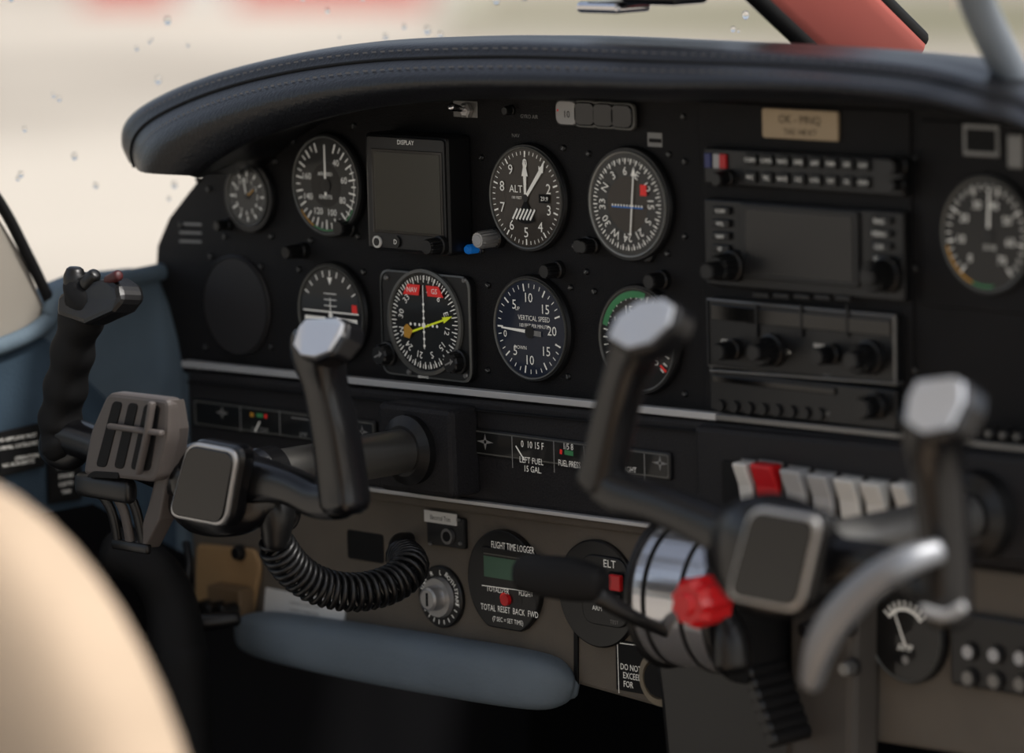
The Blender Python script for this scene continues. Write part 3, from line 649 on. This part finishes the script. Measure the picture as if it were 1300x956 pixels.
for dx in (0,20,40): sweep(b,'strap',Q((112+dx,606,-0.243),(140+dx*0.8,645,-0.235),(150+dx*0.8,692,-0.228)),[(0.0045,0.0022)],BLK if dx!=20 else BRACK,12,5,3)
sweep(b,'clamp_bar',Q((104,614,-0.246),(165,624,-0.243)),[(0.009,0.006)],BLK,14,3,3)
sweep(b,'strap_foot',Q((146,690,-0.229),(188,697,-0.229)),[(0.004,0.003)],BLK,12,2,3)

# coiled cord
cd=Asm('coiled_cord',P(440,730,-0.12))
path=cr([list(P(*p)) for p in [(350,668,-0.2),(352,692,-0.195),(372,722,-0.18),(405,744,-0.16),(450,752,-0.135),(495,742,-0.105),(520,720,-0.08),(506,700,-0.055)]],60)
turns=34; pts=[]; N=len(path)
acc=[0]
for i in range(1,N): acc.append(acc[-1]+(Vector(path[i])-Vector(path[i-1])).length)
K=turns*14; j=0
for s_ in range(K+1):
    L_=acc[-1]*s_/K
    while j<N-2 and acc[j+1]<L_: j+=1
    f_=(L_-acc[j])/max(1e-9,acc[j+1]-acc[j]); p=Vector(path[j]).lerp(Vector(path[j+1]),f_)
    t=(Vector(path[min(j+3,N-1)])-Vector(path[max(j-3,0)])).normalized(); A=Vector((0,-1,0)).cross(t).normalized(); B=t.cross(A)
    ang=2*math.pi*s_/14; tt=s_/K; rad=0.0125*min(1,0.45+tt*6,0.45+(1-tt)*6)
    pts.append(p+A*math.cos(ang)*rad+B*math.sin(ang)*rad)
sweep(cd,'coil',pts,[0.0022],BLK,8,1)
sweep(cd,'lead_to_panel',[pts[-1]]+Q((497,694,-0.04),(505,684,-0.02),(520,684,-0.006)),[0.0022,0.0024,0.004,0.005],BLK,12,6)
sweep(cd,'loose_lead',Q((355,655,-0.19),(378,648,-0.17),(372,668,-0.17),(352,672,-0.18)),[0.002],BLK,10,8)

# ------------------------------------------------------------ right yoke
a=Asm('control_yoke',P(980,710,-0.24))
hubc=P(985,708,-0.22); c=Vector((hubc.x,0,hubc.z))
lathe(a,'shaft_tube',c,[(0.0155,-0.02),(0.0155,-0.2)],SILD,96); lathe(a,'shaft_boot',c,[(0.03,-0.02),(0.028,-0.03),(0.02,-0.035)],BLK,48)
sweep(a,'hub_body',Q((925,690,-0.22),(962,700,-0.222),(1010,712,-0.222),(1050,718,-0.22)),[(0.024,0.018),(0.037,0.026),(0.036,0.026),(0.022,0.018)],YOKE,28,8,3.0)
pad(a,[(952,642),(1042,657),(1014,779),(920,760)],-0.258)
sweep(a,'left_arm',Q((950,690,-0.225),(905,668,-0.225),(850,645,-0.225),(800,630,-0.225),(768,612,-0.225)),[(0.018,0.016),(0.0145,0.014),(0.013,0.013),(0.0135,0.013),(0.013,0.013)],YOKE,24,8,2.8)
sweep(a,'left_horn',Q((762,612,-0.226),(770,575,-0.227),(785,510,-0.23),(799,462,-0.234),(812,425,-0.238)),[(0.0155,0.0135),(0.0145,0.013),(0.0135,0.013),(0.0145,0.014),(0.02,0.016)],YOKE,24,8,3.0)
cp=Q((768,432,-0.262),(782,402,-0.255),(812,381,-0.25),(846,377,-0.248),(861,388,-0.25),(855,414,-0.255),(826,440,-0.262),(795,448,-0.264))
plate(a,'horn_cap_edge',cp,(0.002,0.018,-0.01),YOKE,0.004)
cen=sum(cp,Vector())/len(cp); plate(a,'horn_cap',[cen+(p-cen)*0.88+Vector((0,-0.0016,0.0012)) for p in cp],(0,0.003,-0.001),CAPM,0.0008)
sweep(a,'right_arm',Q((1020,715,-0.225),(1070,712,-0.225),(1120,716,-0.225),(1165,738,-0.225),(1195,757,-0.226)),[(0.02,0.016),(0.0145,0.014),(0.0125,0.013),(0.0125,0.013),(0.0125,0.013)],YOKE,24,8,2.6)
sweep(a,'right_horn',Q((1204,782,-0.226),(1202,730,-0.227),(1197,660,-0.23),(1190,600,-0.235),(1186,560,-0.24),(1187,535,-0.244)),[(0.0135,0.013),(0.014,0.0135),(0.0145,0.014),(0.0155,0.0145),(0.019,0.016),(0.021,0.016)],YOKE,24,8,3.0)
cp=Q((1146,540,-0.27),(1150,505,-0.26),(1162,482,-0.252),(1215,476,-0.25),(1229,484,-0.25),(1228,512,-0.258),(1210,548,-0.27),(1170,556,-0.273))
plate(a,'horn_cap_edge',cp,(0.002,0.018,-0.01),YOKE,0.004)
cen=sum(cp,Vector())/len(cp); plate(a,'horn_cap',[cen+(p-cen)*0.88+Vector((0,-0.0016,0.0012)) for p in cp],(0,0.003,-0.001),CAPM,0.0008)
sweep(a,'collar_clip',Q((1172,774,-0.245),(1200,781,-0.247),(1222,770,-0.245)),[0.003],GPL,12,6)
sweep(a,'metal_guard_tube',Q((1030,866,-0.26),(1040,825,-0.27),(1062,785,-0.275),(1100,745,-0.275),(1145,715,-0.27),(1190,700,-0.25)),[(0.007,0.006),(0.010,0.007),(0.0105,0.007),(0.010,0.007),(0.009,0.007),(0.007,0.006)],M('satin_grey_metal',(140,142,146),0.4,0.5),24,8,2.4)

# ------------------------------------------------------------ throttle quadrant
a=Asm('throttle_quadrant',P(870,780,-0.06))
ppoly(a,'console_body',[(825,700),(960,722),(1010,900),(1000,1040),(850,1040),(835,880),(828,830)],-0.03,0.0,BLK,0.006,0.02)
c=P(902,758,-0.06); r=0.044
def drum(name,x0,x1,r,mat,n=64):
    V=[]
    for k_ in range(n):
        A=2*math.pi*k_/n
        V+=[(x0,c.y+r*math.cos(A),c.z+r*math.sin(A)*1.15),(x1,c.y+r*math.cos(A),c.z+r*math.sin(A)*1.15)]
    Fc=[(2*k_,2*k_+1,(2*k_+3)%(2*n),(2*k_+2)%(2*n)) for k_ in range(n)]
    Fc.append(tuple(range(0,2*n,2))); Fc.append(tuple(range(2*n-1,0,-2)))
    return a.add(name,V,Fc,mat,False,0.001)
w=0.034
drum('drum_cover',c.x-w,c.x+w,r,DRUM)
for x in (c.x-w+0.012,c.x+0.012): drum('lever_slot',x-0.0022,x+0.0022,r+0.0008,BLKM)
drum('drum_side',c.x-w-0.004,c.x-w,r+0.003,BLK); drum('drum_side',c.x+w,c.x+w+0.006,r+0.004,BLK)
kc=P(868,768,-0.16)
lathe(a,'mixture_knob_red',kc,[(0.006,-0.122),(0.0165,-0.128),(0.0175,-0.150),(0.0145,-0.157)],RED,18,ridges=1,rd=0.14)
lathe(a,'mixture_knob_hub',kc,[(0.008,-0.157),(0.006,-0.160)],RED,20)
sweep(a,'mixture_lever',[Vector((kc.x,-0.07,kc.z-0.005)),Vector((kc.x,-0.13,kc.z))],[0.004,0.004],SILD,12,1)
sweep(a,'throttle_lever',Q((855,806,-0.09),(805,784,-0.13),(762,757,-0.15)),[(0.004,0.004),(0.005,0.005),(0.007,0.007)],BLK,20,6)
sweep(a,'throttle_grip',Q((758,741,-0.15),(728,736,-0.155),(690,731,-0.16),(664,727,-0.165)),[(0.012,0.012),(0.0145,0.014),(0.014,0.0135),(0.012,0.011)],BLKM,24,6,2.6)
sweep(a,'friction_lever',Q((905,760,-0.08),(925,800,-0.09),(930,840,-0.09)),[0.009,0.012,0.014],BLK,16,5)
for i in range(9):
    p=P(945+i*5,825+i*14,-0.06); lathe(a,'trim_wheel_rib',p,[(0.006,-0.03),(0.006,-0.065),(0.004,-0.067)],BLK,14)
ppoly(a,'lower_console',[(1000,740),(1085,750),(1080,1040),(1000,1040)],-0.03,0.0,M('console_grey',(70,65,60),0.6),0.006,0.01)
for j,(x,y) in enumerate(((1018,800),(1035,840),(1065,800),(1070,850))): knob(a,'console_knob',x,y,10,-0.03,0.012,SILD if j%2 else BLK)

# ------------------------------------------------------------ cabin shell
XW=P(214,400,0.0).x-0.012
wl=Asm('wall_left',PX(100,500,XW))
def wpoly(px,X): return [PX(a_,b_,X) for a_,b_ in px]
plate(wl,'side_panel',wpoly([(330,345),(190,343),(150,347),(110,352),(75,366),(58,402),(0,432),(-300,520),(-300,1250),(330,1250)],XW),(-0.03,0,0),BLUE,0.004)
plate(wl,'carpet_lower',wpoly([(60,430),(0,440),(-300,525),(-300,1250),(225,1250),(225,640),(150,520)],XW+0.004),(-0.004,0,0),BLUED,0.002)
plate(wl,'window_frame',wpoly([(64,404),(34,330),(-8,262),(-80,170),(-200,130),(-300,300),(-300,525),(0,440)],XW),(-0.02,0,0),FRAME,0.004)
sweep(wl,'window_seal',wpoly([(70,398),(55,365),(34,322),(0,258),(-60,175)],XW+0.003),[0.0045],BLKM,12,6)
sweep(wl,'sill_roll',wpoly([(205,345),(150,356),(90,368),(66,390),(58,410),(0,440),(-200,500)],XW+0.006),[(0.007,0.007)],BLUE,12,6)
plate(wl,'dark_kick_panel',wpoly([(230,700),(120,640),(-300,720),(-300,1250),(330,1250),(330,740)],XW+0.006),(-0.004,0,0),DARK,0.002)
def bx(asm,name,x0,x1,y0,y1,z0,z1,mat,bevel=0.0):
    V=[(x0,y0,z0),(x1,y0,z0),(x1,y1,z0),(x0,y1,z0),(x0,y0,z1),(x1,y0,z1),(x1,y1,z1),(x0,y1,z1)]
    return asm.add(name,V,[(0,1,2,3),(4,5,6,7),(0,1,5,4),(1,2,6,5),(2,3,7,6),(3,0,4,7)],mat,False,bevel)
zt=P(205,352,0.02).z
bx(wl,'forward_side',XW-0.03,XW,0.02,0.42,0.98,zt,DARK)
def wplac(name,px,lines,X):
    a=Asm(name,PX(*px[0],X)); plate(a,'card',wpoly(px,X),(-0.003,0,0),BLKM,0.0002)
    for i,(t,x,y,hp) in enumerate(lines):
        v,f=tmesh(t); c=PX(x,y,X+0.0008); s=hp*mpp(400,600)
        a.add('text',[(c.x,c.y+p*s,c.z+q*s) for p,q in v],f,WHT)
wplac('placard',[(0,549),(57,536),(57,592),(0,606)],[('THIS AIRPLANE MUST',20,556,5),('NORMAL CATEGORY',22,566,5),('OPERATION',34,580,5),('NO ACROBATIC',24,588,5)],XW+0.01)
wplac('placard',[(62,566),(104,560),(104,634),(64,640)],[('WARNING',84,578,7),('TURN OFF',84,592,5),('STROBE',84,604,5),('LIGHTS',84,614,5),('TAXI',84,624,5)],XW+0.01)
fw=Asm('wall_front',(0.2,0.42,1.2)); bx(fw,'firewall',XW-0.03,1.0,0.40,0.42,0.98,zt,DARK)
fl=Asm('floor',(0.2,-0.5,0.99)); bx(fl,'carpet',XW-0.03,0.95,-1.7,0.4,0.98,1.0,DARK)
ce_=Asm('ceiling',(0.1,-1.0,2.25))  # cabin roof out of view, added to cut the light from above
V=[];Fc=[]
for i in range(13):
    t=i/12; x=XW+0.08+t*(0.70-XW-0.08); z=Z0+0.62+0.09*math.sin(math.pi*t)
    for y in (-0.55+0.30*math.sin(math.pi*t),-1.9):
        V+= [(x,y,z),(x,y,z+0.03)]
for i in range(12):
    b0=i*4
    Fc+=[(b0,b0+4,b0+6,b0+2),(b0+1,b0+5,b0+7,b0+3),(b0,b0+4,b0+5,b0+1),(b0+2,b0+6,b0+7,b0+3)]
Fc+=[(0,1,3,2),(48,49,51,50)]
ce_.add('headliner',V,Fc,M('headliner_cream',(205,200,190),0.9),False)
# things in the footwell
a=Asm('air_duct_hose',P(210,760,-0.1))
e_=P(232,900,-0.1)
sweep(a,'hose',Q((150,700,-0.12),(190,720,-0.11),(215,760,-0.1),(225,820,-0.1))+[e_,Vector((e_.x,e_.y,1.0))],[0.020,0.019,0.02,0.022,0.022,0.022],BLKM,20,8)
sweep(a,'cable',Q((236,690,-0.05),(240,720,-0.06),(228,760,-0.07),(222,800,-0.07)),[0.003],BLK,8,6)
sweep(a,'brake_lever',Q((300,785,-0.05),(260,790,-0.07),(205,790,-0.09)),[0.006,0.007,0.007],BLK,12,4)
# seat (co-pilot)
st=Asm('pilot_seat',(0.3,-0.9,1.0))
def rbox(asm,name,cx,cy,cz,sx,sy,sz,mat,ex=4,tilt=0):
    n1,n2=32,56; V=[];Fc=[]
    def sp(v,e): return math.copysign(abs(v)**e,v)
    e=2/ex
    for i in range(n1+1):
        ph=-math.pi/2+math.pi*i/n1
        for j in range(n2):
            th=2*math.pi*j/n2
            x=sx*sp(math.cos(ph),e)*sp(math.cos(th),e); y=sy*sp(math.cos(ph),e)*sp(math.sin(th),e); z=sz*sp(math.sin(ph),e)
            V.append((cx+x,cy+y-tilt*z,cz+z))
    for i in range(n1):
        for j in range(n2):
            j2=(j+1)%n2; Fc.append((i*n2+j,i*n2+j2,(i+1)*n2+j2,(i+1)*n2+j))
    return asm.add(name,V,Fc,mat,True)
tip=C+ray(90,600).normalized()*2.32
rbox(st,'backrest',tip.x-0.13,tip.y,tip.z-0.33,0.235,0.065,0.335,BEIGE,2.8,0.12)
rbox(st,'cushion',tip.x-0.13,tip.y+0.24,1.15,0.235,0.26,0.07,BEIGE,4)
for sx in (-0.17,0.17):
    for sy in (0.08,0.42): sweep(st,'leg',[Vector((tip.x-0.13+sx,tip.y+sy,1.0)),Vector((tip.x-0.13+sx,tip.y+sy,1.1))],[0.012],SILD,12,1)

# ------------------------------------------------------------ windshield and posts
ws=Asm('windshield',(0.2,0.3,1.9))
bot=[(XW-0.02,-0.28),(XW-0.02,-0.05),(XW+0.02,0.12),(XW+0.14,0.26),(0.0,0.34),(0.2,0.36),(0.5,0.32),(0.75,0.2),(0.86,0.0)]
top=[(XW+0.05,-0.6),(XW+0.07,-0.45),(XW+0.1,-0.35),(XW+0.2,-0.26),(0.02,-0.2),(0.2,-0.18),(0.45,-0.21),(0.68,-0.3),(0.78,-0.45)]
B_=cr([[x,y,Z0+0.10] for x,y in bot],6); T_=cr([[x,y,Z0+0.62] for x,y in top],6)
V=[];nn=8
for b_,t_ in zip(B_,T_):
    for k_ in range(nn+1):
        f=k_/nn; p=Vector(b_).lerp(Vector(t_),f); V.append(p+Vector((0,0.05*math.sin(math.pi*f),0)))
Fc=[]
for i in range(len(B_)-1):
    for k_ in range(nn): Fc.append((i*(nn+1)+k_,i*(nn+1)+k_+1,(i+1)*(nn+1)+k_+1,(i+1)*(nn+1)+k_))
GL=bpy.data.materials.new('perspex'); GL.use_nodes=True; nt=GL.node_tree; nt.nodes.clear()
o_=nt.nodes.new('ShaderNodeOutputMaterial'); mx=nt.nodes.new('ShaderNodeMixShader'); tr=nt.nodes.new('ShaderNodeBsdfTransparent'); gl=nt.nodes.new('ShaderNodeBsdfGlossy'); gl.inputs['Roughness'].default_value=0.05
lw=nt.nodes.new('ShaderNodeLayerWeight'); lw.inputs['Blend'].default_value=0.12; mt_=nt.nodes.new('ShaderNodeMath'); mt_.operation='MULTIPLY'; mt_.inputs[1].default_value=0.5
nt.links.new(lw.outputs['Fresnel'],mt_.inputs[0]); nt.links.new(mt_.outputs[0],mx.inputs[0]); nt.links.new(tr.outputs[0],mx.inputs[1]); nt.links.new(gl.outputs[0],mx.inputs[2]); nt.links.new(mx.outputs[0],o_.inputs[0])
ws.add('glass',V,Fc,GL,True)
WD=M('water_drop',(250,250,250),0.02); WD.node_tree.nodes['Principled BSDF'].inputs['Transmission Weight'].default_value=1.0; WD.node_tree.nodes['Principled BSDF'].inputs['IOR'].default_value=1.33
VV=[];FF=[]
for _ in range(420):
    i=random.randrange(len(B_)-1); k_=random.random()*0.8; t=random.random()
    i0=int(k_*nn); f=k_*nn-i0
    p=V[i*(nn+1)+i0].lerp(V[i*(nn+1)+i0+1],f).lerp(V[(i+1)*(nn+1)+i0].lerp(V[(i+1)*(nn+1)+i0+1],f),t)
    r=random.uniform(0.001,0.003); b0=len(VV)
    for a_ in range(5):
        ph=math.pi*a_/4-math.pi/2
        for c_ in range(8):
            th=math.pi*2*c_/8; VV.append((p.x+r*math.cos(ph)*math.cos(th),p.y+r*math.cos(ph)*math.sin(th),p.z+r*1.3*math.sin(ph)))
    for a_ in range(4):
        for c_ in range(8): c2=(c_+1)%8; FF.append((b0+a_*8+c_,b0+a_*8+c2,b0+(a_+1)*8+c2,b0+(a_+1)*8+c_))
ws.add('raindrops',VV,FF,WD,True)
A0=P(1138,92,0.22);A1=P(970,-70,0.02)
nrm=(A1-A0).normalized().cross(d).normalized()
sweep(ws,'center_post_core',[A0,A1],[(0.03,0.008)],POSTR,16,1,4.0,ref=(0.7,-0.7,0.1))
for s_ in (-1,1): sweep(ws,'center_post_edge',[A0+nrm*s_*0.03,A1+nrm*s_*0.03],[0.007],BLKM,12,1)
sweep(ws,'side_post',Q((1225,-60,-0.15),(1240,0,-0.1),(1262,50,-0.06),(1290,105,-0.02),(1330,170,0.02)),[(0.011,0.011)],GREYP,16,6,2.5)
mc=Asm('magnetic_compass',P(780,-15,0.0))
pbox(mc,'housing',(735,-70),(845,2),-0.03,0.03,BLK,0.006,0.008); pbox(mc,'chrome_base',(730,2),(784,18),-0.035,0.0,CHR,0.003,0.004); pbox(mc,'lens_bezel',(785,-40),(858,8),-0.036,-0.0,BLKG,0.004,0.006)

# ------------------------------------------------------------ outside
gd=bpy.data.materials.new('airfield_concrete'); gd.use_nodes=True; nt=gd.node_tree; b=nt.nodes['Principled BSDF']; b.inputs['Roughness'].default_value=0.9
tc=nt.nodes.new('ShaderNodeTexCoord'); nz=nt.nodes.new('ShaderNodeTexNoise'); nz.inputs['Scale'].default_value=0.16; nz.inputs['Detail'].default_value=5
rp=nt.nodes.new('ShaderNodeValToRGB'); rp.color_ramp.elements[0].color=lin((146,136,122)); rp.color_ramp.elements[1].color=lin((204,194,178)); rp.color_ramp.elements[0].position=0.38; rp.color_ramp.elements[1].position=0.58
nt.links.new(tc.outputs['Object'],nz.inputs['Vector']); nt.links.new(nz.outputs['Fac'],rp.inputs['Fac']); nt.links.new(rp.outputs['Color'],b.inputs['Base Color'])
g=Asm('airfield_ground',(0,0,0)); g.add('concrete',[(-250,-60,0),(60,-60,0),(60,250,0),(-250,250,0)],[(0,1,2,3)],gd)
# grass strip and painted line on the apron far behind
GS=M('dry_grass',(128,124,96),0.95)
q=[PZ(560,34,0),PZ(1400,58,0),PZ(1400,0,0),PZ(560,-4,0)]
g.add('grass_strip',[p+Vector((0,0,0.01)) for p in q],[(0,1,2,3)],GS)
bar=Asm('traffic_barrier',PZ(450,2,0))
BR=M('barrier_red',(205,70,60),0.6); BW=M('barrier_white',(220,215,205),0.6)
p0=PZ(120,2,0);p1=PZ(600,2,0)
for i in range(12):
    a0=p0.lerp(p1,i/12);a1=p0.lerp(p1,(i+0.97)/12)
    prof=[(-0.3,0),(0.3,0),(0.12,0.35),(0.08,0.9),(-0.08,0.9),(-0.12,0.35)]
    dr=(a1-a0).normalized(); sd=Vector((-dr.y,dr.x,0)); V=[a0+sd*x+Vector((0,0,z)) for x,z in prof]+[a1+sd*x+Vector((0,0,z)) for x,z in prof]; n=6
    bar.add('segment',V,[tuple(range(n)),tuple(range(2*n-1,n-1,-1))]+[(k_,(k_+1)%n,n+(k_+1)%n,n+k_) for k_ in range(n)],BW if i in(3,4,11) else BR,False,0.03)

# ------------------------------------------------------------ light
w=bpy.data.worlds.new('sky'); sc.world=w; w.use_nodes=True; nt=w.node_tree; bg=nt.nodes['Background']
sk=nt.nodes.new('ShaderNodeTexSky'); sk.sky_type='NISHITA'; sk.sun_disc=False; sk.sun_elevation=math.radians(50); sk.sun_rotation=math.radians(70); sk.dust_density=3; sk.air_density=1
hs=nt.nodes.new('ShaderNodeHueSaturation'); hs.inputs['Saturation'].default_value=0.55
nt.links.new(sk.outputs[0],hs.inputs['Color']); nt.links.new(hs.outputs[0],bg.inputs['Color']); bg.inputs['Strength'].default_value=0.17
sd_=bpy.data.lights.new('sun','SUN'); sd_.energy=2.8; sd_.angle=math.radians(6); sd_.color=(1,0.965,0.92)
so=bpy.data.objects.new('sun',sd_); sc.collection.objects.link(so); so.location=(3,3,6)
so.rotation_euler=Vector((0.9,0.25,1.15)).to_track_quat('Z','Y').to_euler()
sc.view_settings.view_transform='Standard'; sc.view_settings.look='None'; sc.view_settings.exposure=0
